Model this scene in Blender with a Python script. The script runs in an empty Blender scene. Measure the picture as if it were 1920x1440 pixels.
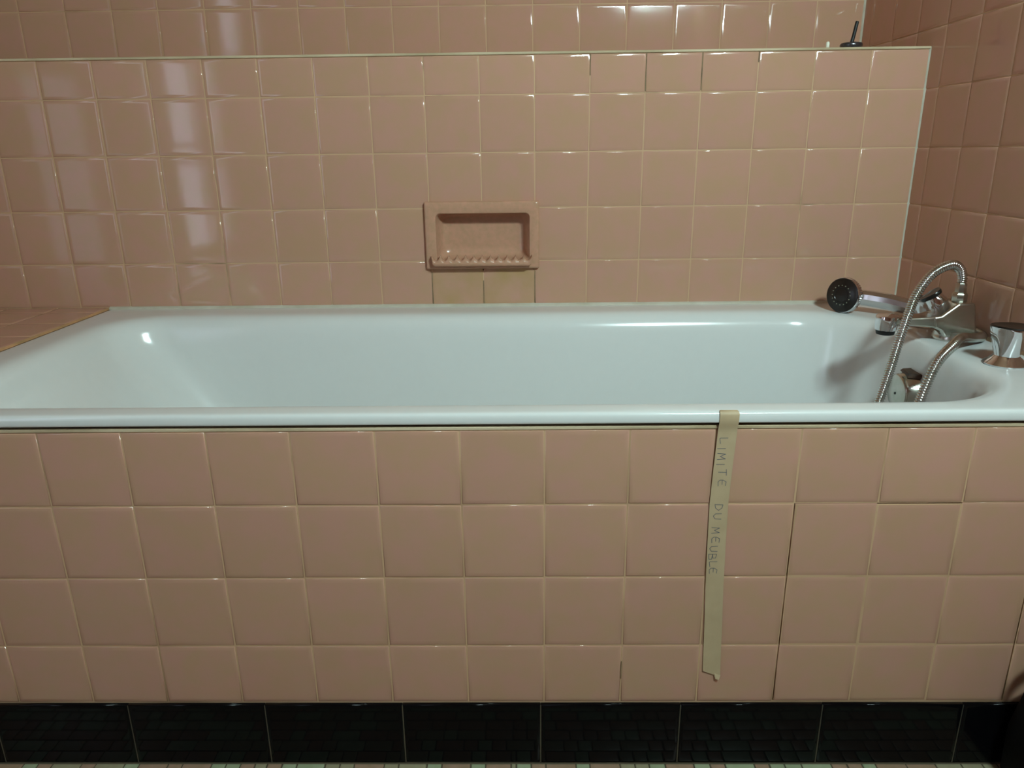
import bpy, bmesh, math, random
from mathutils import Vector, Matrix

random.seed(7)
sc = bpy.context.scene
col = sc.collection
Z0 = 0.421            # heights below are measured from the first tile joint of the bath front; the floor is at -Z0
T = 0.11              # wall tile module

# ------------------------------------------------------------------ camera, world, exposure
cam_d = bpy.data.cameras.new('camera')
cam = bpy.data.objects.new('camera', cam_d)
col.objects.link(cam)
Rv, Uv, Fv = Vector((0.999868, 0.011682, -0.011317)), Vector((0.007317, 0.298377, 0.95442)), Vector((-0.014526, 0.954377, -0.298252))
m = Matrix.Identity(4)
for i in range(3):
    m[i][0], m[i][1], m[i][2] = Rv[i], Uv[i], -Fv[i]
m.translation = Vector((-0.02761, -0.89211, 0.44693 + Z0))
cam.matrix_world = m
cam_d.sensor_fit = 'HORIZONTAL'
cam_d.sensor_width = 36.0
cam_d.lens = 1391.15 / 1920 * 36.0
cam_d.clip_start = 0.02
sc.camera = cam

world = bpy.data.worlds.new('world')
sc.world = world
world.use_nodes = True
world.node_tree.nodes['Background'].inputs[0].default_value = (0.55, 0.65, 0.8, 1)
world.node_tree.nodes['Background'].inputs[1].default_value = 0.3

sc.view_settings.view_transform = 'Standard'
sc.view_settings.look = 'None'
sc.view_settings.gamma = 1.0
sc.view_settings.use_curve_mapping = False
sc.view_settings.exposure = 0.0
sc.cycles.use_denoising = True
sc.cycles.max_bounces = 10
sc.cycles.diffuse_bounces = 6
sc.cycles.glossy_bounces = 5
sc.cycles.caustics_reflective = False
sc.cycles.caustics_refractive = False
sc.cycles.sample_clamp_indirect = 6.0

LAMP_STRENGTH = 265.0
WINDOW_STRENGTH = 2.7


# ------------------------------------------------------------------ materials
def srgb(r, g, b):
    f = lambda c: (c / 255 / 12.92) if c / 255 <= 0.04045 else ((c / 255 + 0.055) / 1.055) ** 2.4
    return (f(r), f(g), f(b), 1.0)


def new_mat(name):
    mt = bpy.data.materials.new(name)
    mt.use_nodes = True
    nt = mt.node_tree
    return mt, nt, nt.nodes['Principled BSDF']


def simple(name, colr, rough=0.4, metal=0.0, spec=0.5, noise=0.0, nscale=40.0, bump=0.0, col2=None, emis=None, es=0.0, rvar=0.0, coat=0.0):
    mt, nt, b = new_mat(name)
    b.inputs['Base Color'].default_value = colr
    b.inputs['Roughness'].default_value = rough
    b.inputs['Metallic'].default_value = metal
    b.inputs['Specular IOR Level'].default_value = spec
    b.inputs['Coat Weight'].default_value = coat
    b.inputs['Coat Roughness'].default_value = 0.05
    tc = nt.nodes.new('ShaderNodeTexCoord')
    nz = nt.nodes.new('ShaderNodeTexNoise')
    nz.inputs['Scale'].default_value = nscale
    nz.inputs['Detail'].default_value = 4
    nt.links.new(tc.outputs['Object'], nz.inputs['Vector'])
    if col2 is not None:
        mx = nt.nodes.new('ShaderNodeMix')
        mx.data_type = 'RGBA'
        mx.inputs[6].default_value = colr
        mx.inputs[7].default_value = col2
        rp = nt.nodes.new('ShaderNodeValToRGB')
        rp.color_ramp.elements[0].position = 0.5 - noise
        rp.color_ramp.elements[1].position = 0.5 + noise
        nt.links.new(nz.outputs['Fac'], rp.inputs['Fac'])
        nt.links.new(rp.outputs['Color'], mx.inputs[0])
        nt.links.new(mx.outputs[2], b.inputs['Base Color'])
    if rvar:
        mr = nt.nodes.new('ShaderNodeMapRange')
        mr.inputs['To Min'].default_value = max(0.02, rough - rvar)
        mr.inputs['To Max'].default_value = rough + rvar
        nt.links.new(nz.outputs['Fac'], mr.inputs['Value'])
        nt.links.new(mr.outputs['Result'], b.inputs['Roughness'])
    if bump:
        bp = nt.nodes.new('ShaderNodeBump')
        bp.inputs['Strength'].default_value = bump
        bp.inputs['Distance'].default_value = 0.001
        nt.links.new(nz.outputs['Fac'], bp.inputs['Height'])
        nt.links.new(bp.outputs['Normal'], b.inputs['Normal'])
    if emis is not None:
        b.inputs['Emission Color'].default_value = emis
        b.inputs['Emission Strength'].default_value = es
    return mt


def glazed_tile(name, c1, c2, rough=0.075, scale=22.0, val=0.022, stain=None):
    """glazed tile: cloudy two-tone glaze, a slightly different tone on every tile"""
    mt, nt, b = new_mat(name)
    N, L = nt.nodes, nt.links
    tc = N.new('ShaderNodeTexCoord')
    oi = N.new('ShaderNodeObjectInfo')
    ml = N.new('ShaderNodeMath'); ml.operation = 'MULTIPLY'; ml.inputs[1].default_value = 57.0
    L.new(oi.outputs['Random'], ml.inputs[0])
    va = N.new('ShaderNodeVectorMath'); va.operation = 'ADD'
    L.new(tc.outputs['Object'], va.inputs[0]); L.new(ml.outputs[0], va.inputs[1])
    nz = N.new('ShaderNodeTexNoise'); nz.inputs['Scale'].default_value = scale; nz.inputs['Detail'].default_value = 5
    nz.inputs['Roughness'].default_value = 0.6
    L.new(va.outputs[0], nz.inputs['Vector'])
    rp = N.new('ShaderNodeValToRGB')
    rp.color_ramp.elements[0].position = 0.36; rp.color_ramp.elements[0].color = c1
    rp.color_ramp.elements[1].position = 0.64; rp.color_ramp.elements[1].color = c2
    L.new(nz.outputs['Fac'], rp.inputs['Fac'])
    mr = N.new('ShaderNodeMapRange')
    mr.inputs['To Min'].default_value = 1 - val; mr.inputs['To Max'].default_value = 1 + val
    L.new(oi.outputs['Random'], mr.inputs['Value'])
    hs = N.new('ShaderNodeHueSaturation')
    L.new(mr.outputs['Result'], hs.inputs['Value'])
    L.new(rp.outputs['Color'], hs.inputs['Color'])
    out = hs.outputs['Color']
    if stain is not None:
        n2 = N.new('ShaderNodeTexNoise'); n2.inputs['Scale'].default_value = 14; n2.inputs['Detail'].default_value = 3
        L.new(va.outputs[0], n2.inputs['Vector'])
        r2 = N.new('ShaderNodeValToRGB')
        r2.color_ramp.elements[0].position = 0.35; r2.color_ramp.elements[1].position = 0.65
        L.new(n2.outputs['Fac'], r2.inputs['Fac'])
        mx = N.new('ShaderNodeMix'); mx.data_type = 'RGBA'
        L.new(r2.outputs['Color'], mx.inputs[0]); L.new(out, mx.inputs[6]); mx.inputs[7].default_value = stain
        out = mx.outputs[2]
    L.new(out, b.inputs['Base Color'])
    b.inputs['Roughness'].default_value = rough
    # fine ripple of the glaze
    n3 = N.new('ShaderNodeTexNoise'); n3.inputs['Scale'].default_value = 30; n3.inputs['Detail'].default_value = 2
    L.new(va.outputs[0], n3.inputs['Vector'])
    bp = N.new('ShaderNodeBump'); bp.inputs['Strength'].default_value = 0.12; bp.inputs['Distance'].default_value = 0.001
    L.new(n3.outputs['Fac'], bp.inputs['Height']); L.new(bp.outputs['Normal'], b.inputs['Normal'])
    return mt


def grout_mat(name, c1, c2, rough=0.7, pos=(0.45, 0.7)):
    mt, nt, b = new_mat(name)
    N, L = nt.nodes, nt.links
    tc = N.new('ShaderNodeTexCoord')
    nz = N.new('ShaderNodeTexNoise'); nz.inputs['Scale'].default_value = 5.0; nz.inputs['Detail'].default_value = 6
    L.new(tc.outputs['Object'], nz.inputs['Vector'])
    rp = N.new('ShaderNodeValToRGB')
    rp.color_ramp.elements[0].position = pos[0]; rp.color_ramp.elements[0].color = c1
    rp.color_ramp.elements[1].position = pos[1]; rp.color_ramp.elements[1].color = c2
    L.new(nz.outputs['Fac'], rp.inputs['Fac']); L.new(rp.outputs['Color'], b.inputs['Base Color'])
    b.inputs['Roughness'].default_value = rough
    return mt


PINK1, PINK2 = srgb(187, 142, 124), srgb(182, 144, 117)
M = {}
M['tile'] = glazed_tile('pink_glazed_tile', PINK1, PINK2)
M['tile_stained'] = glazed_tile('pink_tile_limescale_stained', PINK1, PINK2, stain=srgb(172, 140, 100))
M['ceramic'] = glazed_tile('pink_soap_dish_ceramic', srgb(190, 143, 119), srgb(178, 139, 112), rough=0.18, scale=90)
M['grout'] = grout_mat('cream_grout', srgb(194, 158, 124), srgb(146, 114, 86), pos=(0.5, 0.75))
M['grout_dark'] = grout_mat('dirty_grout', srgb(192, 156, 122), srgb(104, 82, 60), pos=(0.62, 0.76))
M['grout_trim'] = grout_mat('greenish_edge_grout', srgb(200, 182, 152), srgb(160, 140, 108))
M['black_tile'] = simple('black_glazed_tile', srgb(9, 9, 11), rough=0.08, spec=0.13, bump=0.05, nscale=25)
M['black_grout'] = grout_mat('grey_baseboard_grout', srgb(84, 76, 60), srgb(40, 38, 32))
M['enamel'] = simple('white_enamel', (0.67, 0.685, 0.675, 1), rough=0.16, bump=0.03, nscale=60, noise=0.3, col2=(0.655, 0.67, 0.66, 1))
M['silicone'] = simple('white_silicone', srgb(196, 192, 178), rough=0.4, noise=0.25, nscale=30, col2=srgb(176, 170, 152))
M['silicone_stained'] = simple('orange_stained_sealant', srgb(196, 148, 106), rough=0.5, noise=0.2, nscale=20, col2=srgb(150, 124, 84))
M['chrome'] = simple('polished_chrome', (0.72, 0.72, 0.74, 1), rough=0.08, metal=1.0, noise=0.3, nscale=60, rvar=0.05)
M['chrome_aged'] = simple('aged_chrome', (0.56, 0.53, 0.49, 1), rough=0.24, metal=1.0, noise=0.18, nscale=45, col2=(0.43, 0.44, 0.37, 1), rvar=0.07)
M['chrome_hose'] = simple('hose_chrome', (0.62, 0.62, 0.62, 1), rough=0.2, metal=1.0, noise=0.15, nscale=40, col2=(0.46, 0.48, 0.42, 1))
M['chrome_satin'] = simple('satin_chrome', (0.66, 0.65, 0.65, 1), rough=0.22, metal=1.0, noise=0.3, nscale=60, rvar=0.06)
M['black_plastic'] = simple('black_plastic', srgb(22, 19, 17), rough=0.3)
M['black_rubber'] = simple('black_rubber', srgb(16, 16, 16), rough=0.55)
M['grey_nozzle'] = simple('limescale_nozzles', srgb(120, 118, 100), rough=0.5)
M['dark_brown'] = simple('dark_brown', srgb(84, 56, 36), rough=0.6, noise=0.2, nscale=70, col2=srgb(30, 26, 22))
M['plug_metal'] = simple('dark_plug_metal', (0.10, 0.10, 0.11, 1), rough=0.25, metal=0.8)
M['white_plastic'] = simple('white_plastic', srgb(224, 224, 206), rough=0.4)
M['tape'] = simple('masking_tape', srgb(186, 164, 132), rough=0.6, noise=0.25, nscale=35, col2=srgb(176, 154, 122), bump=0.3)
M['ink'] = simple('grey_ink', srgb(84, 88, 98), rough=0.6)
M['dark_gap'] = simple('painted_cavity_shade', srgb(40, 28, 20), rough=0.9)  # shade of hollow and gap put into the colour
M['mould'] = simple('mouldy_grout', srgb(140, 116, 86), rough=0.8, noise=0.2, nscale=60, col2=srgb(92, 76, 56))
M['board'] = simple('panel_board', srgb(104, 78, 52), rough=0.8)
M['paint'] = simple('pink_wall_paint', srgb(172, 126, 100), rough=0.45, noise=0.3, nscale=3, col2=srgb(164, 120, 96))
M['ceiling'] = simple('white_ceiling_paint', srgb(168, 134, 106), rough=0.8, noise=0.3, nscale=4, col2=srgb(160, 128, 100))
M['frame'] = simple('white_window_paint', srgb(220, 220, 216), rough=0.4)
M['pane'] = simple('frosted_daylight_pane', srgb(220, 228, 240), rough=0.5, emis=(0.78, 0.86, 1.06, 1), es=WINDOW_STRENGTH)
M['reflection_glow'] = simple('added_reflection_glow', srgb(200, 206, 220), rough=0.5, emis=(0.84, 0.80, 1.06, 1), es=0.5)  # glow of the added panel, only there to be reflected
M['lamp_glow'] = simple('lit_diffuser', (1, 1, 1, 1), rough=0.5, emis=(0.77, 1.05, 1.04, 1), es=LAMP_STRENGTH)
M['mosaic_green'] = glazed_tile('pale_green_mosaic', srgb(162, 170, 138), srgb(150, 160, 126), rough=0.35, scale=60)
M['mosaic_pink'] = glazed_tile('pink_beige_mosaic', srgb(166, 134, 112), srgb(152, 126, 100), rough=0.35, scale=60)
M['mosaic_olive'] = glazed_tile('olive_beige_mosaic', srgb(156, 150, 120), srgb(152, 140, 112), rough=0.35, scale=60)
M['mosaic_grout'] = grout_mat('mosaic_grout', srgb(92, 80, 62), srgb(76, 74, 56))
M['bag'] = simple('black_cloth', srgb(7, 7, 8), rough=0.8, spec=0.15, bump=0.4, nscale=120)


# ------------------------------------------------------------------ mesh helpers
class MB:
    def __init__(self):
        self.v, self.f, self.mi = [], [], []

    def add(self, vs, fs, mi=0):
        o = len(self.v)
        self.v += [tuple(p) for p in vs]
        self.f += [tuple(i + o for i in q) for q in fs]
        self.mi += [mi] * len(fs)
        return self

    def box(self, x0, x1, y0, y1, z0, z1, mi=0):
        vs = [(x, y, z) for z in (z0, z1) for y in (y0, y1) for x in (x0, x1)]
        return self.add(vs, [(0, 2, 3, 1), (4, 5, 7, 6), (0, 1, 5, 4), (2, 6, 7, 3), (0, 4, 6, 2), (1, 3, 7, 5)], mi)

    def loft(self, rings, cap0=True, cap1=True, closed=True):
        n = len(rings[0])
        vs = [p for r in rings for p in r]
        fs = []
        for k in range(len(rings) - 1):
            for i in range(n if closed else n - 1):
                j = (i + 1) % n
                fs.append((k * n + i, k * n + j, (k + 1) * n + j, (k + 1) * n + i))
        if cap0: fs.append(tuple(range(n))[::-1])
        if cap1: fs.append(tuple((len(rings) - 1) * n + i for i in range(n)))
        return self.add(vs, fs)

    def lathe(self, prof, base, axis=(0, 0, 1), n=28, lobes=None):
        """prof: list of (radius, distance along axis)"""
        a = Vector(axis).normalized()
        u = a.orthogonal().normalized() if abs(a.z) < 0.99 else Vector((1, 0, 0))
        w = a.cross(u)
        b = Vector(base)
        rings = []
        for r, h in prof:
            ring = []
            for i in range(n):
                t = 2 * math.pi * i / n
                rr = r * (lobes(t, h) if lobes else 1)
                ring.append(b + a * h + (u * math.cos(t) + w * math.sin(t)) * rr)
            rings.append(ring)
        return self.loft(rings)

    def tube(self, path, rad, n=12):
        pts = [Vector(p) for p in path]
        rads = rad if hasattr(rad, '__len__') else [rad] * len(pts)
        tang = []
        for i in range(len(pts)):
            d = pts[min(i + 1, len(pts) - 1)] - pts[max(i - 1, 0)]
            tang.append(d.normalized())
        u = tang[0].orthogonal().normalized()
        rings = []
        for p, t, r in zip(pts, tang, rads):
            u = (u - t * u.dot(t)).normalized()
            w = t.cross(u)
            rings.append([p + (u * math.cos(2 * math.pi * i / n) + w * math.sin(2 * math.pi * i / n)) * r for i in range(n)])
        return self.loft(rings)

    def prism(self, poly, y0, y1):
        """polygon in (x, z) extruded along y"""
        return self.loft([[(x, y0, z) for x, z in poly], [(x, y1, z) for x, z in poly]])

    def build(self, name, mat, parent=None, smooth=40, bevel=0.0, seg=2, subsurf=0, base=None):
        me = bpy.data.meshes.new(name)
        off = Vector((0, 0, Z0))
        if parent is not None:
            off = off - root_loc(parent)
        if base is not None and parent is None:
            off = off - Vector(base) - Vector((0, 0, Z0))
        me.from_pydata([Vector(p) + off for p in self.v], [], self.f)
        mats = mat if isinstance(mat, (list, tuple)) else [mat]
        for k in mats: me.materials.append(M[k])
        if len(mats) > 1:
            me.polygons.foreach_set('material_index', self.mi)
        bm = bmesh.new(); bm.from_mesh(me)
        bmesh.ops.recalc_face_normals(bm, faces=bm.faces)
        bm.to_mesh(me); bm.free()
        if smooth:
            me.shade_smooth()
            if smooth < 179: me.set_sharp_from_angle(angle=math.radians(smooth))
        o = bpy.data.objects.new(name, me)
        col.objects.link(o)
        if parent is not None: o.parent = parent
        elif base is not None: o.location = Vector(base) + Vector((0, 0, Z0))
        if bevel:
            b = o.modifiers.new('bevel', 'BEVEL'); b.width = bevel; b.segments = seg; b.limit_method = 'ANGLE'
            b.angle_limit = math.radians(35)
        if subsurf:
            s = o.modifiers.new('subsurf', 'SUBSURF'); s.levels = subsurf; s.render_levels = subsurf
        return o


def root_loc(o):
    l = Vector((0, 0, 0))
    while o is not None:
        l += o.location; o = o.parent
    return l


def tag(o, label=None, cat=None, group=None, kind=None):
    if label: o['label'] = label
    if cat: o['category'] = cat
    if group: o['group'] = group
    if kind: o['kind'] = kind
    return o


def thing(name, label, cat, base, group=None):
    o = bpy.data.objects.new(name, None)
    o.empty_display_size = 0.03
    col.objects.link(o)
    o.location = Vector(base) + Vector((0, 0, Z0))
    return tag(o, label, cat, group)


def struct(mb, name, mat, label=None, **kw):
    o = mb.build(name, mat, **kw)
    o['kind'] = 'structure'
    if label: o['label'] = label
    return o


def catmull(pts, per=16):
    P = [Vector(p) for p in pts]
    P = [P[0] * 2 - P[1]] + P + [P[-1] * 2 - P[-2]]
    out = []
    for i in range(1, len(P) - 2):
        for k in range(per):
            t = k / per
            a, b, c, d = P[i - 1], P[i], P[i + 1], P[i + 2]
            out.append(0.5 * ((2 * b) + (c - a) * t + (2 * a - 5 * b + 4 * c - d) * t * t + (3 * b - a - 3 * c + d) * t ** 3))
    out.append(P[-2])
    return out


def resample(pts, step):
    out = [pts[0].copy()]
    need = step
    for a, b in zip(pts, pts[1:]):
        L = (b - a).length
        d = 0.0
        while L - d >= need:
            d += need
            out.append(a + (b - a) * (d / L)); need = step
        need -= L - d
    return out


# ------------------------------------------------------------------ tiles
_tile_cache = {}


def tile_mesh(w, h, mat, r=0.0014, pillow=0.007, depth=0.006, soft=0.0002):
    key = (round(w, 4), round(h, 4), mat, r, pillow, soft)
    if key in _tile_cache: return _tile_cache[key]
    def ring(ins, z):
        a, b = w / 2 - ins, h / 2 - ins
        return [(-a, -b, z), (a, -b, z), (a, b, z), (-a, b, z)]
    pl = min(pillow, w * 0.3, h * 0.3)
    rings = [ring(0, -depth), ring(0, -r), ring(r * 0.3, -r * 0.42), ring(r, -soft), ring(pl, 0)]
    vs = [p for q in rings for p in q]
    fs = []
    for k in range(4):
        for i in range(4):
            j = (i + 1) % 4
            fs.append((k * 4 + i, k * 4 + j, (k + 1) * 4 + j, (k + 1) * 4 + i))
    fs.append((16, 17, 18, 19))
    me = bpy.data.meshes.new('tile')
    me.from_pydata(vs, [], fs)
    me.materials.append(M[mat])
    me.shade_smooth()
    _tile_cache[key] = me
    return me


def place_tile(parent, center, u, v, n, w, h, mat='tile', tilt=0.0016, name='tile', **kw):
    me = tile_mesh(w, h, mat, **kw)
    o = bpy.data.objects.new(name, me)
    col.objects.link(o)
    R = Matrix((u, v, n)).transposed().to_4x4()
    R = R @ Matrix.Rotation(random.gauss(0, tilt), 4, 'X') @ Matrix.Rotation(random.gauss(0, tilt), 4, 'Y')
    R.translation = Vector(center) + Vector((0, 0, Z0)) - root_loc(parent) + Vector(n) * random.uniform(-0.0002, 0.0002)
    o.matrix_local = R
    o.parent = parent
    return o


def tile_grid(parent, org, u, v, n, ul, vl, gap=0.0019, mat='tile', skip=None, matf=None, **kw):
    u, v, n, org = Vector(u), Vector(v), Vector(n), Vector(org)
    for a0, a1 in zip(ul, ul[1:]):
        for b0, b1 in zip(vl, vl[1:]):
            rects = [(a0, a1, b0, b1)]
            if skip: rects = skip(a0, a1, b0, b1)
            for (p0, p1, q0, q1) in rects:
                w, h = p1 - p0 - gap, q1 - q0 - gap
                if w < 0.008 or h < 0.008: continue
                mm = matf(p0, p1, q0, q1) if matf else mat
                place_tile(parent, org + u * (p0 + p1) / 2 + v * (q0 + q1) / 2, u, v, n, w, h, mm, **kw)


def lines(lo, hi, phase):
    """joint coordinates from lo to hi on the tile module"""
    k = math.floor((lo - phase) / T) + 1
    out = [lo]
    while phase + k * T < hi - 0.004:
        if phase + k * T > lo + 0.004: out.append(phase + k * T)
        k += 1
    out.append(hi)
    return out


# ------------------------------------------------------------------ room
XL, XR = -1.52, 0.772          # left and right wall faces
YB, YU, YF = 0.6912, 1.0206, -1.95   # lower back wall, recessed upper back wall, wall behind the camera
ZF, ZC = -Z0, 2.02             # floor and ceiling
ZL = 0.634                     # top of the ledge behind the bath
ZB = 0.5567                    # a joint height of the back wall
RIM = 0.1306                   # bath rim
G = 0.0009                     # grout sits this far behind the tile faces

floor = struct(MB().box(XL - 0.1, XR + 0.1, YF - 0.1, YU + 0.1, ZF - 0.08, ZF - 0.0012), 'floor', 'mosaic_grout', 'floor of small pale green and pink mosaic tiles')
ceiling = struct(MB().box(XL - 0.1, XR + 0.1, YF - 0.1, YU + 0.1, ZC, ZC + 0.08), 'ceiling', 'ceiling')
struct(MB().box(XL - 0.1, XR + 0.1, YF - 0.1, YF, ZF, ZC), 'wall_front', 'paint')

# left wall with a tall window
WY0, WY1, WZ0, WZ1 = -1.500, -0.950, -0.01, 1.35
VY0, VY1, VZ0, VZ1 = -0.42, -0.08, -0.14, 0.72  # opening for the added glowing panel
lw = MB()
lw.box(XL - 0.1, XL, YF, WY0, ZF, ZC).box(XL - 0.1, XL, WY1, VY0, ZF, ZC).box(XL - 0.1, XL, VY1, YU, ZF, ZC)
lw.box(XL - 0.1, XL, VY0, VY1, ZF, VZ0).box(XL - 0.1, XL, VY0, VY1, VZ1, ZC)
lw.box(XL - 0.1, XL, WY0, WY1, ZF, WZ0).box(XL - 0.1, XL, WY0, WY1, WZ1, ZC)
struct(lw, 'wall_left', 'paint')
win = struct(MB().box(XL - 0.035, XL + 0.012, WY0, WY0 + 0.045, WZ0, WZ1).box(XL - 0.035, XL + 0.012, WY1 - 0.045, WY1, WZ0, WZ1)
             .box(XL - 0.035, XL + 0.012, WY0 + 0.045, WY1 - 0.045, WZ0, WZ0 + 0.045).box(XL - 0.035, XL + 0.012, WY0 + 0.045, WY1 - 0.045, WZ1 - 0.045, WZ1)
             .box(XL - 0.035, XL + 0.012, -1.40, -1.345, WZ0 + 0.045, WZ1 - 0.045), 'window_1', 'frame', 'tall window with frosted panes')
for (a, b) in ((WY0 + 0.045, -1.40), (-1.345, WY1 - 0.045)):
    for (c_, d_) in ((WZ0 + 0.045, 0.44), (0.47, 0.88), (0.91, WZ1 - 0.045)):
        MB().box(XL - 0.012, XL - 0.002, a, b, c_, d_).build('pane', 'pane', win)
    for z in (0.44, 0.88):
        MB().box(XL - 0.025, XL + 0.006, a, b, z, z + 0.03).build('glazing_bar', 'frame', win)

glow_panel = struct(MB().box(XL - 0.035, XL + 0.012, VY0, VY0 + 0.03, VZ0, VZ1).box(XL - 0.035, XL + 0.012, VY1 - 0.03, VY1, VZ0, VZ1)
              .box(XL - 0.035, XL + 0.012, VY0 + 0.03, VY1 - 0.03, VZ0, VZ0 + 0.03).box(XL - 0.035, XL + 0.012, VY0 + 0.03, VY1 - 0.03, VZ1 - 0.03, VZ1), 'added_glow_panel', 'frame', 'narrow unseen glowing panel added for the reflection on the left tiles')
MB().box(XL - 0.012, XL - 0.002, VY0 + 0.03, VY1 - 0.03, VZ0 + 0.03, VZ1 - 0.03).build('pane', 'reflection_glow', glow_panel)  # unseen glow added to give the left tiles a faint purple reflection

# upper back wall, recessed behind the ledge
wu = struct(MB().box(XL - 0.1, XR + 0.1, YU + G, YU + 0.1, ZF, ZC), 'wall_back', 'grout', 'pink tiled upper back wall, recessed behind the ledge')
tile_grid(wu, (0, YU, 0), (1, 0, 0), (0, 0, 1), (0, -1, 0), lines(XL, XR, 0.002), lines(ZL, 1.33, 0.774))
wupper = MB().box(XL, XR, YU - 0.001, YU + 0.001, 1.331, ZC)
wupper.build('painted_band', 'paint', wu)

# lower back wall with the ledge; a hole for the soap dish
SX0, SX1, SZ0, SZ1 = -0.206, -0.012, 0.236, 0.327
YT = YB + G
wl = MB()
wl.box(XL, SX0 - 0.006, YT, YU, ZF, ZL).box(SX1 + 0.006, XR, YT, YU, ZF, ZL)
wl.box(SX0 - 0.006, SX1 + 0.006, YT, YU, ZF, SZ0 - 0.03).box(SX0 - 0.006, SX1 + 0.006, YT, YU, SZ1 + 0.006, ZL)
wl.box(SX0 - 0.006, SX1 + 0.006, YT + 0.09, YU, SZ0 - 0.03, SZ1 + 0.006)
wlo = struct(wl, 'wall_back_ledge', 'grout_dark', 'pink tiled lower back wall topped by a ledge')
DX0, DX1, DZ0, DZ1 = -0.230, 0.009, 0.2115, 0.3505   # outline of the soap dish


def cut_soap(a0, a1, b0, b1):
    # the two tiles the dish replaces; its frame overlaps the neighbours
    if a0 > -0.23 and a1 < 0.01 and b0 > 0.22 and b1 < 0.34: return []
    return [(a0, a1, b0, b1)]


def back_mat(a0, a1, b0, b1):
    if b1 < 0.23 and a0 > -0.24 and a1 < 0.02: return 'tile_stained'
    return 'tile'


bx = [XL] + [k * T for k in range(-13, 7)] + [XR]
tile_grid(wlo, (0, YB, 0), (1, 0, 0), (0, 0, 1), (0, -1, 0), bx, [RIM + 0.002] + [ZB - T * k for k in (3, 2, 1, 0)] + [ZL - 0.004], skip=cut_soap, matf=back_mat)

for x in (-0.22, -0.11, 0.0):                      # joints blackened by mould below the dish and under the ledge
    MB().box(x - 0.0009, x + 0.0009, YB + 0.0001, YB + 0.002, RIM + 0.004, 0.205 if x != -0.11 else 0.185).build('mouldy_joint', 'mould', wlo)
for x, z0 in ((0.11, 0.590), (0.22, 0.560), (0.33, 0.560), (0.44, 0.610)):
    MB().box(x - 0.0009, x + 0.0009, YB + 0.0001, YB + 0.002, z0, ZL - 0.005).build('mouldy_joint', 'mould', wlo)

# right wall
wr = struct(MB().box(XR + G, XR + 0.1, YF - 0.1, YU + 0.1, ZF, ZC), 'wall_right', 'grout', 'pink tiled right wall at the tap end')
tile_grid(wr, (XR, 0, 0), (0, -1, 0), (0, 0, 1), (-1, 0, 0), lines(-YU, 0.56, -0.642), [RIM + 0.003] + [ZB + T * k for k in range(-3, 7)], gap=0.0016)
tile_grid(wr, (XR, 0, 0), (0, -1, 0), (0, 0, 1), (-1, 0, 0), lines(0.002, 0.56, -0.642), [-0.317, -0.22, -0.11, 0.0, RIM + 0.003], gap=0.0016)
MB().box(XR - 0.002, XR + 0.001, YF, -0.562, ZF, ZC).build('painted_area', 'paint', wr)
MB().box(XR - 0.002, XR + 0.001, -0.562, YU, ZB + T * 6 + 0.002, ZC).build('painted_area', 'paint', wr)

# tiled deck at the head end of the bath
TX0, TX1, TY0, TY1 = -0.926, 0.7705, -0.0045, 0.6900      # outline of the bath rim
ZD = 0.1335
wd = struct(MB().box(XL, TX0 - 0.004, 0.02, YB, ZF, ZD - G), 'wall_deck', 'grout', 'low pink tiled deck at the head end of the bath')
tile_grid(wd, (0, 0, ZD), (1, 0, 0), (0, 1, 0), (0, 0, 1), [XL, -1.48, -1.37, -1.26, -1.15, -1.04, TX0 - 0.004], [0.001, 0.095, 0.205, 0.315, 0.425, 0.535, 0.64, YB], gap=0.0018)

# tiled front of the bath
PX0, PX1, PZ0, PZ1 = 0.330, 0.660, -0.3155, 0.0           # opening for the access panel
ap = MB()
ap.box(XL, PX0, G, 0.02, ZF, 0.1085).box(PX1, XR, G, 0.02, ZF, 0.1085)
ap.box(PX0, PX1, G, 0.02, PZ1, 0.1085).box(PX0, PX1, G, 0.02, ZF, PZ0)
apo = struct(ap, 'wall_bath_front', 'grout', 'pink tiled front of the bath')
MB().box(PX0 - 0.01, PX1 + 0.01, 0.024, 0.027, PZ0 - 0.01, PZ1 + 0.01).build('opening_back', 'dark_gap', apo)  # sheet coloured dark for the shade in the hollow behind the panel
MB().box(XL, XR, -0.0002, 0.016, 0.1060, 0.1108).build('top_bead', 'grout_trim', apo, bevel=0.001)
MB().box(XL, XR, 0.006, 0.018, 0.1108, 0.1140).build('gap_shade_strip', 'dark_gap', apo)  # strip coloured dark for the shade in the gap under the rim


MB().loft([[(0.1095, -0.0003, -0.247), (0.1105, -0.0003, -0.247), (0.1105, 0.001, -0.247), (0.1095, 0.001, -0.247)], [(0.1088, -0.0004, -0.262), (0.1105, -0.0004, -0.262), (0.1105, 0.001, -0.262), (0.1088, 0.001, -0.262)],
           [(0.1095, -0.0003, -0.276), (0.1104, -0.0003, -0.276), (0.1104, 0.001, -0.276), (0.1095, 0.001, -0.276)]]).build('chipped_joint', 'mould', apo)


def skip_panel(a0, a1, b0, b1):
    if a0 > PX0 - 0.01 and a1 < PX1 + 0.01 and b1 < 0.01: return []
    return [(a0, a1, b0, b1)]


tile_grid(apo, (0, 0, 0), (1, 0, 0), (0, 0, 1), (0, -1, 0), bx, [-0.3165, -0.22, -0.11, 0.0, 0.1062], gap=0.0019, skip=skip_panel)

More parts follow.
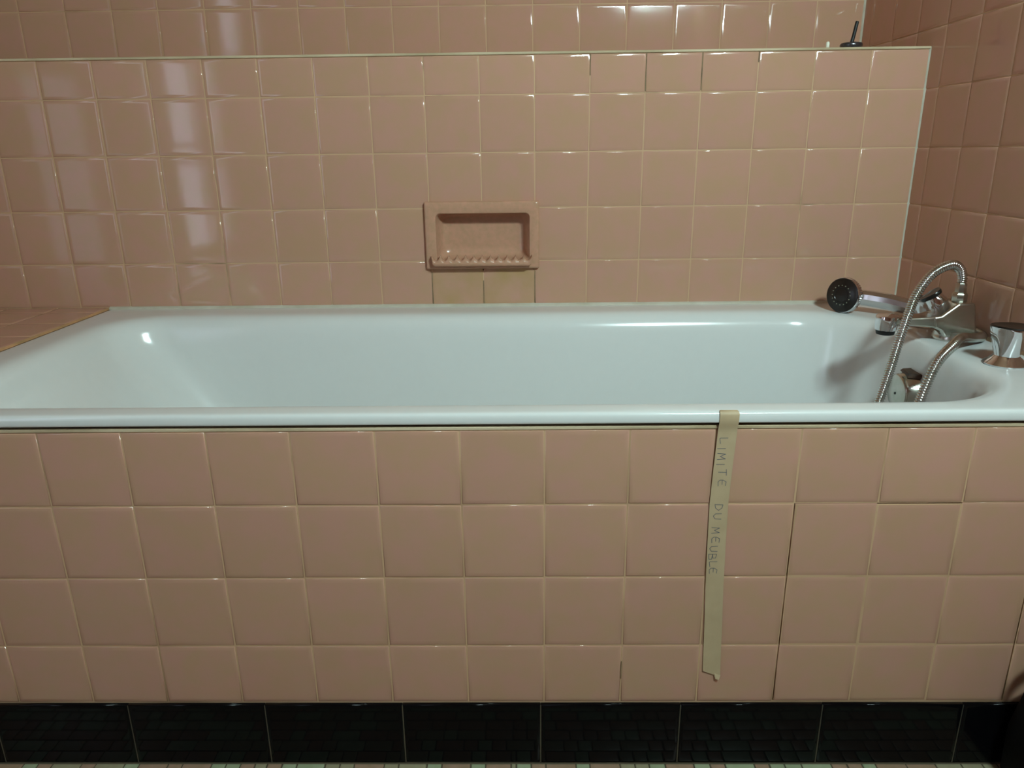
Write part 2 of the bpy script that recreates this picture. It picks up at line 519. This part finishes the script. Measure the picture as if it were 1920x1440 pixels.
panel = thing('access_panel', 'removable nine-tile pink access panel with dark joints below the taps', 'access panel', (0.495, 0.01, PZ0))
MB().box(PX0 + 0.0018, PX1 - 0.0018, G, 0.012, PZ0 + 0.0006, PZ1 - 0.0022).build('backing_board', 'grout', panel)
for (a0, a1) in ((PX0 + 0.001, 0.44), (0.44, 0.55), (0.55, PX1 - 0.001)):
    for (b0, b1) in ((-0.3158, -0.22), (-0.22, -0.11), (-0.11, -0.0018 if a0 > 0.43 and a0 < 0.5 else 0.0004)):
        place_tile(panel, Vector(((a0 + a1) / 2, 0.0004, (b0 + b1) / 2)), Vector((1, 0, 0)), Vector((0, 0, 1)), Vector((0, -1, 0)), a1 - a0 - 0.0013, b1 - b0 - 0.0016)

# black skirting tiles
bb = struct(MB().box(XL, XR, -0.0052, G, ZF, -0.3185), 'baseboard_front', 'black_grout', 'row of black glazed skirting tiles under the pink bath front')
bj = [XL, -1.413, -1.212, -1.010, -0.809, -0.608, -0.407, -0.206, -0.005, 0.197, 0.401, 0.602, XR]
for a0, a1 in zip(bj, bj[1:]):
    place_tile(bb, Vector(((a0 + a1) / 2, -0.0062, (-0.3165 + ZF) / 2)), Vector((1, 0, 0)), Vector((0, 0, 1)), Vector((0, -1, 0)),
               a1 - a0 - 0.0009, -0.3165 - ZF - 0.001, 'black_tile', tilt=0.0006, r=0.0018, pillow=0.006, soft=0.0001)

# edge beads
struct(MB().box(XL, XR - 0.0005, YB - 0.0022, YB + 0.004, ZL - 0.0042, ZL + 0.0008), 'trim_1', 'grout_trim', 'cream edge strip along the ledge', bevel=0.0016, seg=3)
struct(MB().loft([[(XR + 0.001, YB + 0.001, z), (XR - 0.0030, YB + 0.001, z), (XR - 0.0015, YB - 0.0015, z), (XR + 0.001, YB - 0.0030, z)] for z in (RIM, ZL)]), 'trim_2', 'silicone', 'white sealant bead in the right corner above the bath')
struct(MB().loft([[(XR + 0.001, YU + 0.001, z), (XR - 0.0038, YU + 0.001, z), (XR - 0.002, YU - 0.002, z), (XR + 0.001, YU - 0.0038, z)] for z in (ZL, 1.33)]), 'trim_3', 'silicone', 'white sealant bead in the right corner above the ledge')
struct(MB().loft([[(x, YB + 0.001, RIM + 0.005), (x, YB - 0.0035, RIM + 0.003), (x, YB - 0.006, RIM - 0.001), (x, YB + 0.001, RIM - 0.002)] for x in (TX0, XR)]), 'trim_4', 'silicone', 'white sealant bead along the back of the bath rim')
struct(MB().loft([[(TX0 - 0.0045, y, ZD - 0.0006), (TX0 - 0.0012, y, ZD - 0.002), (TX0 + 0.0008, y, RIM - 0.001), (TX0 - 0.0045, y, RIM - 0.002)] for y in (0.0, YB)]), 'trim_5', 'silicone_stained', 'orange stained sealant between tiled deck and bath rim')

# floor mosaic
px_joint = [480, 503, 531, 559, 612, 640, 667, 723, 750, 803, 831, 885, 913, 960, 970, 998, 1025, 1081, 1107, 1163, 1191, 1217, 1247, 1300, 1330, 1358, 1412, 1440, 1468, 1499, 1554, 1583, 1611, 1636, 1692, 1746, 1793, 1832, 1860]
px_col = 'opggoopoogpgpo' + 'gppgpoogpgpgp' + 'gggppgppoooogg'
row0 = [(-0.411 + (a - 505) * 0.000795, -0.411 + (b - 505) * 0.000795, px_col[i % len(px_col)]) for i, (a, b) in enumerate(zip(px_joint, px_joint[1:]))]
MOD = 0.0218


def random_row(x0, x1):
    out, x = [], x0
    while x < x1 - 1e-6:
        k = random.choice((1, 1, 2, 2))
        out.append((x, min(x + k * MOD, x1), random.choice('ggpppoo')))
        x += k * MOD
    return out


MC = {'g': 'mosaic_green', 'p': 'mosaic_pink', 'o': 'mosaic_olive'}
yrow = -0.0072
bulk = MB()
for r in range(88):
    y1, y0 = yrow - r * MOD, yrow - (r + 1) * MOD
    row = random_row(row0[0][0] - 48 * MOD, row0[0][0]) + row0 + random_row(row0[-1][1], XR) if r == 0 else random_row(XL + random.uniform(0, MOD), XR)
    for (a, b, ck) in row:
        if b - a < 0.006: continue
        if r < 4 and a > -0.98:
            place_tile(floor, Vector(((a + b) / 2, (y0 + y1) / 2, ZF)), Vector((1, 0, 0)), Vector((0, 1, 0)), Vector((0, 0, 1)), round(b - a - 0.0018, 3), MOD - 0.0018, MC[ck],
                       name='mosaic_tile', tilt=0.003, r=0.0008, pillow=0.002, depth=0.002)
        else:
            i = 'gpo'.index(ck)
            a_, b_, c_, d_ = a + 0.0009, b - 0.0009, y0 + 0.0009, y1 - 0.0009
            e = 0.0008
            bulk.add([(a_, c_, ZF - 0.0015), (b_, c_, ZF - 0.0015), (b_, d_, ZF - 0.0015), (a_, d_, ZF - 0.0015),
                      (a_ + e, c_ + e, ZF), (b_ - e, c_ + e, ZF), (b_ - e, d_ - e, ZF), (a_ + e, d_ - e, ZF)],
                     [(0, 1, 5, 4), (1, 2, 6, 5), (2, 3, 7, 6), (3, 0, 4, 7), (4, 5, 6, 7)], i)
fb = bulk.build('mosaic_field', ['mosaic_green', 'mosaic_pink', 'mosaic_olive'], floor, smooth=0)
fb['kind'] = 'stuff'


# ------------------------------------------------------------------ bathtub
def rrect(x0, x1, y0, y1, rad, z, nc=12, ne=14):
    """rounded rectangle, rad = (front-left, front-right, back-right, back-left)"""
    pts = []
    corners = [((x0, y0), rad[0], math.pi), ((x1, y0), rad[1], 1.5 * math.pi), ((x1, y1), rad[2], 0.0), ((x0, y1), rad[3], 0.5 * math.pi)]
    arcs = []
    for (cx, cy), r, a0 in corners:
        ox = cx + (r if cx == x0 else -r)
        oy = cy + (r if cy == y0 else -r)
        arcs.append([(ox + r * math.cos(a0 + 0.5 * math.pi * i / nc), oy + r * math.sin(a0 + 0.5 * math.pi * i / nc)) for i in range(nc + 1)])
    for k in range(4):
        A, B = arcs[k], arcs[(k + 1) % 4]
        pts += A
        for i in range(1, ne):
            t = i / ne
            pts.append((A[-1][0] * (1 - t) + B[0][0] * t, A[-1][1] * (1 - t) + B[0][1] * t))
    return [(x, y, z) for x, y in pts]


tub = thing('bathtub', 'long white enamel bathtub set into the pink tiled surround', 'bathtub', ((TX0 + TX1) / 2, 0.34, ZF))


def orr(ins, z, r=0.014):
    return rrect(TX0 + ins, TX1 - ins, TY0 + ins, TY1 - ins, [max(r - ins, 0.004)] * 4, z)


rings = [orr(0.022, 0.1150, 0.03), orr(0.003, 0.1145), orr(0.0008, 0.1152), orr(0.0, 0.1175), orr(0.0, 0.1245), orr(0.0010, 0.1282), orr(0.0036, 0.1302), orr(0.008, RIM, 0.02)]
IX0, IX1, IY0, IY1 = -0.868, 0.672, 0.030, 0.618
rl, rr_ = 0.12, 0.165


def irr(l, r_, f, b, z, dr=0.0):
    return rrect(IX0 + l, IX1 - r_, IY0 + f, IY1 - b, [rl - dr, rr_ - dr, rr_ - dr, rl - dr], z)


rings.append(irr(-0.012, -0.014, -0.008, -0.018, RIM, -0.012))
prof = [(0.000, 0.1298), (0.009, 0.1272), (0.0175, 0.1215), (0.0245, 0.1120), (0.0295, 0.0990), (0.033, 0.0820)]
for ins, z in prof:
    rings.append(irr(ins * 1.05, ins * 0.85, ins, ins, z, ins * 0.7))
for s in (0.15, 0.3, 0.45, 0.6, 0.75, 0.88, 1.0):
    z = 0.082 - s * 0.295
    rings.append(irr(0.035 + 0.235 * s, 0.028 + 0.035 * s, 0.033 + 0.03 * s, 0.033 + 0.045 * s, z, 0.023 - 0.03 * s))
rings.append(irr(0.30, 0.075, 0.075, 0.09, -0.243, 0.0))
rings.append(irr(0.34, 0.105, 0.11, 0.125, -0.263, 0.02))
rings.append(irr(0.42, 0.17, 0.18, 0.19, -0.270, 0.06))
MB().loft(rings, cap0=False, cap1=True).build('tub_shell', 'enamel', tub, smooth=60, subsurf=1)
for fx in (-0.3, 0.4):
    for fy in (0.2, 0.45):
        MB().box(fx - 0.02, fx + 0.02, fy - 0.02, fy + 0.02, ZF, -0.268).build('foot', 'black_rubber', tub)
# overflow on the tap-end wall of the tub
OC = (0.652, 0.335, 0.043)
ov = MB().lathe([(0.037, -0.004), (0.0385, 0.004), (0.0375, 0.012), (0.035, 0.022), (0.0335, 0.030), (0.0325, 0.0335), (0.030, 0.0352), (0.012, 0.0365)], OC, (-1, 0, 0), 36).build('overflow_knob', 'chrome_aged', tub)
ov['label'] = 'chrome overflow knob with a dark brown notch on top'
MB().lathe([(0.0022, 0.0), (0.0022, 0.0012)], (OC[0] - 0.0362, OC[1], OC[2] - 0.001), (-1, 0, 0), 10).build('screw', 'black_rubber', ov)
MB().loft([[(0.624, 0.319, 0.0735), (0.653, 0.305, 0.0735), (0.653, 0.355, 0.0775), (0.628, 0.355, 0.0775)], [(0.626, 0.321, 0.0805), (0.653, 0.305, 0.082), (0.653, 0.353, 0.0825), (0.630, 0.349, 0.0825)]]).build('notch', 'dark_brown', ov, bevel=0.001)  # solid block coloured dark brown in place of the overflow opening
MB().lathe([(0.0, 0.0), (0.03, 0.0), (0.03, 0.002), (0.026, 0.0035)], (0.50, 0.33, -0.270), (0, 0, 1), 24).build('drain', 'chrome_aged', tub)


# ------------------------------------------------------------------ taps
def knob(label, base, rot, h=0.058):
    t = thing('tap_knob', label, 'tap', base, 'deck tap knobs either side of the mixer')
    c = Vector(base)
    fl = MB().lathe([(0.0300, 0.0), (0.0305, 0.0015), (0.029, 0.003), (0.0225, 0.0085), (0.0175, 0.013), (0.0165, 0.015)], c, n=36)
    fl.build('flange', 'chrome', t)
    lob = lambda th, hh: 1.0 + 0.10 * math.cos(3 * (th - rot)) * min(1.0, max(0.0, (hh - 0.012) / 0.03))
    MB().lathe([(0.0170, 0.0135), (0.0185, 0.020), (0.0212, 0.032), (0.0240, 0.045), (0.0255, h - 0.0035), (0.0254, h - 0.001)], c, n=48, lobes=lob).build('knob_body', 'chrome', t)
    MB().lathe([(0.0250, h - 0.0012), (0.0258, h), (0.0245, h + 0.0016), (0.017, h + 0.0006), (0.008, h)], c, n=48, lobes=lob).build('knob_cap', 'black_plastic', t)
    return t


knob('chrome tap knob with black top standing clear on the tub deck', (0.708, 0.2060, RIM), 0.5)
knob('chrome tap knob with black top behind the hose, against the shower handle', (0.722, 0.470, RIM), 0.9, h=0.050)

mixer = thing('bath_mixer', 'dull chrome deck mixer with low spout and hose outlet on top', 'mixer tap', (0.715, 0.362, RIM))
foot = MB().lathe([(0.0300, 0.0), (0.0305, 0.002), (0.0295, 0.006), (0.0285, 0.010), (0.0290, 0.016)], (0.7135, 0.366, RIM), n=36)
foot.build('foot', 'chrome_aged', mixer)
body = [(0.7048, 0.1972), (0.7318, 0.1968), (0.7380, 0.1700), (0.7428, 0.1440), (0.7400, 0.1375), (0.6880, 0.1375), (0.6835, 0.1480), (0.6690, 0.1545), (0.6660, 0.1735), (0.6790, 0.1756)]
MB().prism(body, 0.342, 0.388).build('body', 'chrome_aged', mixer, bevel=0.004, seg=3)
sp = []
for x, z0, z1, hw in ((0.6740, 0.1545, 0.1745, 0.0200), (0.6500, 0.1560, 0.1722, 0.0170), (0.6250, 0.1575, 0.1715, 0.0160), (0.6000, 0.1580, 0.1712, 0.0155)):
    yc = 0.3625
    sp.append([(x, yc - hw, z0), (x, yc + hw, z0), (x, yc + hw, z1), (x, yc - hw, z1)])
MB().loft(sp).build('spout', 'chrome_aged', mixer, bevel=0.003, seg=3)
NZ = (0.5975, 0.3625, 0.0)
nz = MB().lathe([(0.0150, 0.1470), (0.0172, 0.1485), (0.0180, 0.1530), (0.0184, 0.1690), (0.0178, 0.1722), (0.0150, 0.1740)], NZ, n=32).build('nozzle', 'chrome', mixer)
MB().lathe([(0.0120, 0.1400), (0.0145, 0.1408), (0.0158, 0.1475)], NZ, n=28).build('aerator', 'black_rubber', nz)
nut = MB().lathe([(0.0118, 0.1965), (0.0125, 0.1985), (0.0125, 0.2080), (0.0115, 0.2105), (0.0092, 0.2130), (0.0088, 0.2260), (0.0080, 0.2280)], (0.7140, 0.362, 0.0), n=8).build('hose_nut', 'chrome_aged', mixer, smooth=30)
dv_axis = Vector((-0.58, 0.22, 0.78)).normalized()
dv_base = Vector((0.7010, 0.388, 0.1800))
dv = MB().lathe([(0.0150, 0.0), (0.0165, 0.004), (0.0168, 0.012), (0.0150, 0.020), (0.0135, 0.024)], dv_base, dv_axis, 32).build('diverter', 'chrome', mixer)
MB().lathe([(0.0130, 0.0235), (0.0175, 0.0250), (0.0185, 0.0290), (0.0175, 0.0315), (0.0120, 0.0305), (0.004, 0.0300)], dv_base, dv_axis, 32, lobes=lambda t, h: 1 + 0.08 * math.cos(3 * t)).build('diverter_cap', 'black_plastic', dv)

# ------------------------------------------------------------------ hand shower
hs = thing('hand_shower', 'chrome hand shower with black face resting on the back rim', 'hand shower', (0.640, 0.60, RIM))
hc = Vector((0.6150, 0.5900, 0.1655))
hn = Vector((-0.82, -0.56, 0.10)).normalized()
knurl = lambda t, h: 1 + (0.018 * math.cos(48 * t) if 0.003 < -h < 0.0125 else 0)
head = MB().lathe([(0.0340, 0.0005), (0.0352, -0.0010), (0.0358, -0.0030), (0.0352, -0.0035), (0.0356, -0.0060), (0.0352, -0.0120), (0.0345, -0.0130), (0.0325, -0.0180), (0.0270, -0.0260), (0.0180, -0.0330), (0.008, -0.0360)], hc, hn, 192, lobes=knurl).build('head', 'chrome', hs, smooth=50)
face = MB().lathe([(0.0342, -0.0005), (0.0338, 0.0016), (0.0300, 0.0030), (0.0215, 0.0034), (0.0205, 0.0042), (0.0150, 0.0042), (0.0140, 0.0030), (0.0060, 0.0036), (0.002, 0.0040)], hc, hn, 48).build('face', 'black_plastic', hs)
nzr = MB()
hu = hn.orthogonal().normalized(); hw_ = hn.cross(hu)
for k in range(16):
    t = 2 * math.pi * k / 16
    nzr.lathe([(0.0013, 0.0), (0.0011, 0.0016), (0.0005, 0.0021)], hc + hn * 0.0036 + (hu * math.cos(t) + hw_ * math.sin(t)) * 0.0195, hn, 8)
nzr.build('nozzle_ring', 'grey_nozzle', face)
h0, h1 = hc - hn * 0.018 + Vector((0.010, -0.004, -0.002)), Vector((0.7440, 0.5180, 0.1465))
hd = (h1 - h0)
hp, hr = [], []
for t, r in ((0.0, 0.0150), (0.16, 0.0158), (0.20, 0.0152), (0.24, 0.0160), (0.5, 0.0158), (0.8, 0.0148), (0.95, 0.0138), (1.0, 0.0115)):
    hp.append(h0 + hd * t + Vector((0, 0, 0.004 * math.sin(math.pi * t)))); hr.append(r)
MB().tube(hp, hr, 10).build('handle', 'chrome_satin', hs, smooth=30)

# ------------------------------------------------------------------ hose
hose_pts = [(0.7140, 0.362, 0.226), (0.7125, 0.361, 0.238), (0.7040, 0.358, 0.2530), (0.6850, 0.352, 0.2600), (0.6540, 0.345, 0.2470), (0.6290, 0.338, 0.2150), (0.6150, 0.330, 0.1800), (0.6020, 0.320, 0.1420),
            (0.5850, 0.305, 0.0900), (0.5610, 0.285, 0.0250), (0.530, 0.262, -0.060), (0.500, 0.250, -0.160), (0.430, 0.250, -0.235), (0.340, 0.300, -0.2560), (0.300, 0.370, -0.2575), (0.360, 0.430, -0.2575),
            (0.470, 0.400, -0.245), (0.550, 0.300, -0.170), (0.585, 0.235, -0.060), (0.588, 0.215, 0.040), (0.597, 0.213, 0.092), (0.615, 0.222, 0.1300), (0.648, 0.245, 0.1500), (0.680, 0.280, 0.1530), (0.716, 0.312, 0.1450), (0.744, 0.333, 0.1405), (0.7585, 0.358, 0.1395),
            (0.7600, 0.400, 0.1395), (0.7580, 0.450, 0.1400), (0.7530, 0.490, 0.1430), (0.7450, 0.515, 0.1462)]
dense = resample(catmull(hose_pts, 24), 0.00102)
rad = [0.00715 + 0.0010 * math.sin(2 * math.pi * i / 4 + 0.4) for i in range(len(dense))]
hose = MB().tube([p - Vector((0.7140, 0.362, 0.0)) + Vector((0.7140, 0.362, 0.0)) for p in dense], rad, 14).build('shower_hose', 'chrome_hose', None, smooth=179, base=(0.714, 0.362, 0.226))
tag(hose, 'ribbed metal shower hose looping from the mixer top down into the tub', 'hose')

# ------------------------------------------------------------------ soap dish
sd = thing('soap_dish', 'pink ceramic soap dish recessed in the tiled back wall', 'soap dish', ((DX0 + DX1) / 2, YB, DZ0))
yf = YB - 0.011


def rect_ring(x0, x1, z0, z1, y, r=0.006, n=5):
    pts = []
    for cx, cz, a in ((x0 + r, z0 + r, math.pi), (x1 - r, z0 + r, 1.5 * math.pi), (x1 - r, z1 - r, 0), (x0 + r, z1 - r, 0.5 * math.pi)):
        for i in range(n + 1):
            t = a + 0.5 * math.pi * i / n
            pts.append((cx + r * math.cos(t), y, cz + r * math.sin(t)))
    return pts


CX0, CX1, CZ0, CZ1 = -0.2065, -0.0115, 0.2290, 0.3265
fr = [rect_ring(DX0, DX1, DZ0, DZ1, YB + 0.004, 0.003), rect_ring(DX0, DX1, DZ0, DZ1, yf + 0.004, 0.003), rect_ring(DX0 + 0.0012, DX1 - 0.0012, DZ0 + 0.0012, DZ1 - 0.0012, yf + 0.0012, 0.004),
      rect_ring(DX0 + 0.004, DX1 - 0.004, DZ0 + 0.004, DZ1 - 0.004, yf, 0.005), rect_ring(CX0 - 0.0025, CX1 + 0.0025, CZ0 - 0.0025, CZ1 + 0.0025, yf, 0.010),
      rect_ring(CX0 - 0.0005, CX1 + 0.0005, CZ0 - 0.0005, CZ1 + 0.0005, yf + 0.001, 0.009), rect_ring(CX0, CX1, CZ0, CZ1, yf + 0.0035, 0.009)]
MB().loft(fr, cap0=False, cap1=False).build('dish_frame', 'ceramic', sd, smooth=50)
ca = [rect_ring(CX0, CX1, CZ0, CZ1, yf + 0.0034, 0.009), rect_ring(CX0 + 0.004, CX1 - 0.004, CZ0 + 0.003, CZ1 - 0.003, yf + 0.022, 0.012), rect_ring(CX0 + 0.009, CX1 - 0.009, CZ0 + 0.006, CZ1 - 0.006, yf + 0.038, 0.014),
      rect_ring(CX0 + 0.014, CX1 - 0.014, CZ0 + 0.011, CZ1 - 0.011, yf + 0.0435, 0.014), rect_ring(CX0 + 0.03, CX1 - 0.03, CZ0 + 0.026, CZ1 - 0.026, yf + 0.0445, 0.014)]
MB().loft(ca, cap0=False, cap1=True).build('dish_recess', 'ceramic', sd, smooth=60)
# scalloped front lip
LX0, LX1, LZ0 = -0.2165, -0.0065, 0.2185
top = []
ns, per = 12, 10
for i in range(ns * per + 1):
    t = i / per
    x = LX0 + (LX1 - LX0) * i / (ns * per)
    top.append((x, 0.2310 + 0.0115 * (abs(2 * (t - math.floor(t)) - 1) ** 2.0)))
lipr = []
for y, dz, db in ((yf + 0.012, -0.003, 0.006), (yf - 0.004, -0.0005, 0.002), (yf - 0.010, 0.0, 0.0), (yf - 0.0145, -0.0012, 0.0008), (yf - 0.0165, -0.0042, 0.0035)):
    lipr.append([(x, y, z + dz) for x, z in top] + [(LX1 - 0.002, y, LZ0 + 0.003 + db), (LX1 - 0.006, y, LZ0 + db), (LX0 + 0.006, y, LZ0 + db), (LX0 + 0.002, y, LZ0 + 0.003 + db)])
lip = MB().loft(lipr).build('scalloped_lip', 'ceramic', sd, smooth=50)
lip['label'] = 'scalloped front lip'

# ------------------------------------------------------------------ plug and cap on the ledge
pl = thing('bath_plug', 'dark metal bath plug with upright stem on the ledge corner', 'plug', (0.6255, 0.7180, ZL + 0.0005))
pb = Vector((0.6275, 0.7180, ZL + 0.0005))
MB().lathe([(0.0150, 0.0), (0.0195, 0.0010), (0.0210, 0.0045), (0.0212, 0.0080), (0.0195, 0.0105), (0.0100, 0.0125), (0.004, 0.013)], pb, n=36).build('plug_disc', 'plug_metal', pl)
MB().tube([pb + Vector((0, 0, 0.010)), pb + Vector((0.003, 0, 0.025)), pb + Vector((0.0065, 0, 0.0485)), pb + Vector((0.0068, 0, 0.0500))], [0.0036, 0.0034, 0.0034, 0.0028], 12).build('plug_stem', 'black_rubber', pl)
wc = MB().lathe([(0.0030, 0.0), (0.0036, 0.001), (0.0036, 0.0105), (0.0028, 0.013), (0.001, 0.0138)], (0.5800, 0.7150, ZL + 0.0005), n=16).build('bottle_cap', 'white_plastic', None, base=(0.5800, 0.7150, ZL))
tag(wc, 'tiny white plastic cap on the ledge left of the dark plug', 'cap')

# ------------------------------------------------------------------ masking tape with handwriting
tape = thing('masking_tape', 'strip of beige masking tape with handwriting stuck down the bath front', 'tape', (0.2345, -0.004, -0.274))
path = [(0.1312, 0.0010, 0.2335, 0.0225), (0.1309, -0.0022, 0.2336, 0.0235), (0.1292, -0.0047, 0.2338, 0.0245), (0.1260, -0.0055, 0.2340, 0.0245), (0.1165, -0.0053, 0.2338, 0.0245), (0.1110, -0.0036, 0.2336, 0.0245), (0.1040, -0.0022, 0.2335, 0.0245),
        (0.0960, -0.0022, 0.2333, 0.0245), (0.05, -0.0016, 0.2315, 0.0245), (0.0, -0.0014, 0.2300, 0.0245), (-0.06, -0.0014, 0.2312, 0.0245), (-0.12, -0.0014, 0.2328, 0.0245), (-0.2, -0.0014, 0.2360, 0.0245), (-0.258, -0.0014, 0.2380, 0.0250)]
r_ = []
for z, y, xc, w in path:
    r_.append([(xc - w / 2, y - 0.0003, z), (xc + w / 2, y - 0.0003, z), (xc + w / 2, y, z), (xc - w / 2, y, z)])
z, y, xc, w = -0.2700, -0.0018, 0.2385, 0.0250
r_.append([(xc - w / 2, y - 0.0003, -0.2620), (xc + w / 2, y - 0.0003, -0.2715), (xc + w / 2, y, -0.2715), (xc - w / 2, y, -0.2620)])
MB().loft(r_).build('tape_strip', 'tape', tape, smooth=50)
MB().loft([[(0.2420, -0.0022, -0.2660), (0.2512, -0.0022, -0.2690), (0.2512, -0.0018, -0.2690), (0.2420, -0.0018, -0.2660)], [(0.2440, -0.0040, -0.2735), (0.2490, -0.0044, -0.2755), (0.2490, -0.0040, -0.2755), (0.2440, -0.0036, -0.2735)]]).build('torn_end', 'tape', tape)
GL = {'L': [[(0, 1), (0.0, 0.1), (0.12, 0), (0.9, 0.12)]], 'I': [[(0.5, 1), (0.5, 0)]], 'M': [[(0, 0), (0.1, 1), (0.5, 0.35), (0.9, 1), (1, 0)]], 'T': [[(0, 0.95), (1, 1)], [(0.5, 1), (0.45, 0)]],
      'E': [[(0.95, 0.95), (0.3, 1), (0, 0.6), (0, 0.25), (0.3, 0), (1, 0.05)], [(0.05, 0.5), (0.75, 0.52)]], 'D': [[(0, 0), (0.05, 1), (0.6, 0.9), (1, 0.5), (0.6, 0.1), (0, 0)]], 'U': [[(0, 1), (0.05, 0.25), (0.45, 0), (0.9, 0.25), (0.95, 1)]],
      'B': [[(0, 0), (0, 1), (0.7, 0.9), (0.7, 0.55), (0, 0.5), (0.9, 0.4), (0.9, 0.05), (0, 0)]]}
WORDS = [('L', 0.2306, 0.09), ('I', 0.2286, 0.0797), ('M', 0.2294, 0.0686), ('I', 0.2288, 0.0574), ('T', 0.2324, 0.0461), ('E', 0.2328, 0.031), ('D', 0.2312, -0.0044), ('U', 0.2301, -0.0177), ('M', 0.2294, -0.0382), ('E', 0.2304, -0.0525), ('U', 0.2285, -0.0662), ('B', 0.228, -0.0783), ('L', 0.2295, -0.0898), ('E', 0.2302, -0.0996)]


def tape_y(z):
    for (za, ya, *_), (zb, yb, *_) in zip(path, path[1:]):
        if zb <= z <= za:
            return yb + (ya - yb) * (z - zb) / (za - zb)
    return -0.0014


for ch, x0, zc in WORDS:
    lb = MB()
    hgt, wid = 0.0105, 0.0085
    for st in GL[ch]:
        pts = []
        for gx, gy in st:
            px_, pz_ = x0 - 0.001 + (gy - 0.5) * hgt, zc - (gx - 0.5) * wid
            pts.append(Vector((px_, tape_y(pz_) - 0.0004, pz_)))
        for a, b in zip(pts, pts[1:]):
            d = (b - a).normalized()
            a2, b2 = a - d * 0.0003, b + d * 0.0003
            s = Vector((-d.z, 0, d.x)) * 0.00038
            q = Vector((0, 0.0003, 0))
            lb.loft([[a2 - s, a2 + s, a2 + s + q, a2 - s + q], [b2 - s, b2 + s, b2 + s + q, b2 - s + q]])
    lb.build('letter', 'ink', tape, smooth=0)

# ------------------------------------------------------------------ black bag at the right edge
bag = thing('cloth_bag', 'black bag with loop handle on the floor beside the bath front', 'bag', (0.69, -0.06, ZF))
rs = []
for z, ins in ((ZF + 0.001, 0.012), (ZF + 0.012, 0.0), (-0.34, -0.002), (-0.275, 0.006), (-0.250, 0.016), (-0.243, 0.032)):
    rs.append(rrect(0.655 + ins, 0.766 - max(ins, 0), -0.105 + ins, -0.012 - max(ins, 0), [0.025] * 4, z, 6, 4))
MB().loft(rs).build('bag_body', 'bag', bag, smooth=60)
hpts = [(0.672, -0.06, -0.275), (0.662, -0.06, -0.250), (0.660, -0.06, -0.225), (0.664, -0.06, -0.197), (0.674, -0.06, -0.178), (0.692, -0.06, -0.172), (0.715, -0.06, -0.178), (0.735, -0.06, -0.197), (0.745, -0.06, -0.225), (0.745, -0.06, -0.275)]
MB().tube(catmull(hpts, 6), 0.0055, 10).build('bag_handle', 'bag', bag, smooth=179)

# ------------------------------------------------------------------ lamp on the right wall, beside the camera
lamp = thing('wall_lamp', 'wall lamp with two frosted diffusers on an arm of the right wall beside the camera', 'lamp', (XR - 0.002, -0.91, 1.25))
LC = Vector((0.61, -0.93, 1.25))
_ya, _ti = math.radians(-34), math.radians(17)            # turned a little towards the bath
L_N = Vector((math.sin(_ya) * math.cos(_ti), math.cos(_ya) * math.cos(_ti), -math.sin(_ti)))
L_U = Vector((math.cos(_ya), -math.sin(_ya), 0))
L_V = L_U.cross(L_N)


def trough(u0, u1, v0, v1, w0, w1):
    """box in the lamp's own frame: u along the lamp, v up the diffuser, w outwards"""
    P = lambda u, v, w: LC + L_U * u + L_V * v + L_N * w
    q = [P(u, v, w) for w in (w0, w1) for v in (v0, v1) for u in (u0, u1)]
    return MB().add(q, [(0, 2, 3, 1), (4, 5, 7, 6), (0, 1, 5, 4), (2, 6, 7, 3), (0, 4, 6, 2), (1, 3, 7, 5)])


trough(-0.15, 0.145, -0.08, 0.08, -0.05, -0.001).build('housing', 'plug_metal', lamp, bevel=0.004)
for u0, u1 in ((-0.138, -0.008), (0.006, 0.136)):
    trough(u0, u1, -0.065, 0.065, 0.0, 0.006).build('diffuser', 'lamp_glow', lamp)
for v0, v1 in ((-0.08, -0.07), (0.07, 0.08)):
    trough(-0.15, 0.145, v0, v1, 0.0, 0.014).build('rim', 'plug_metal', lamp)
MB().box(XR - 0.014, XR - 0.002, -0.96, -0.86, 1.19, 1.31).build('back_plate', 'plug_metal', lamp, bevel=0.003)
MB().tube([(XR - 0.01, -0.91, 1.25), (0.72, -0.93, 1.25), (0.66, -0.93, 1.25)], 0.012, 12).build('arm', 'plug_metal', lamp)
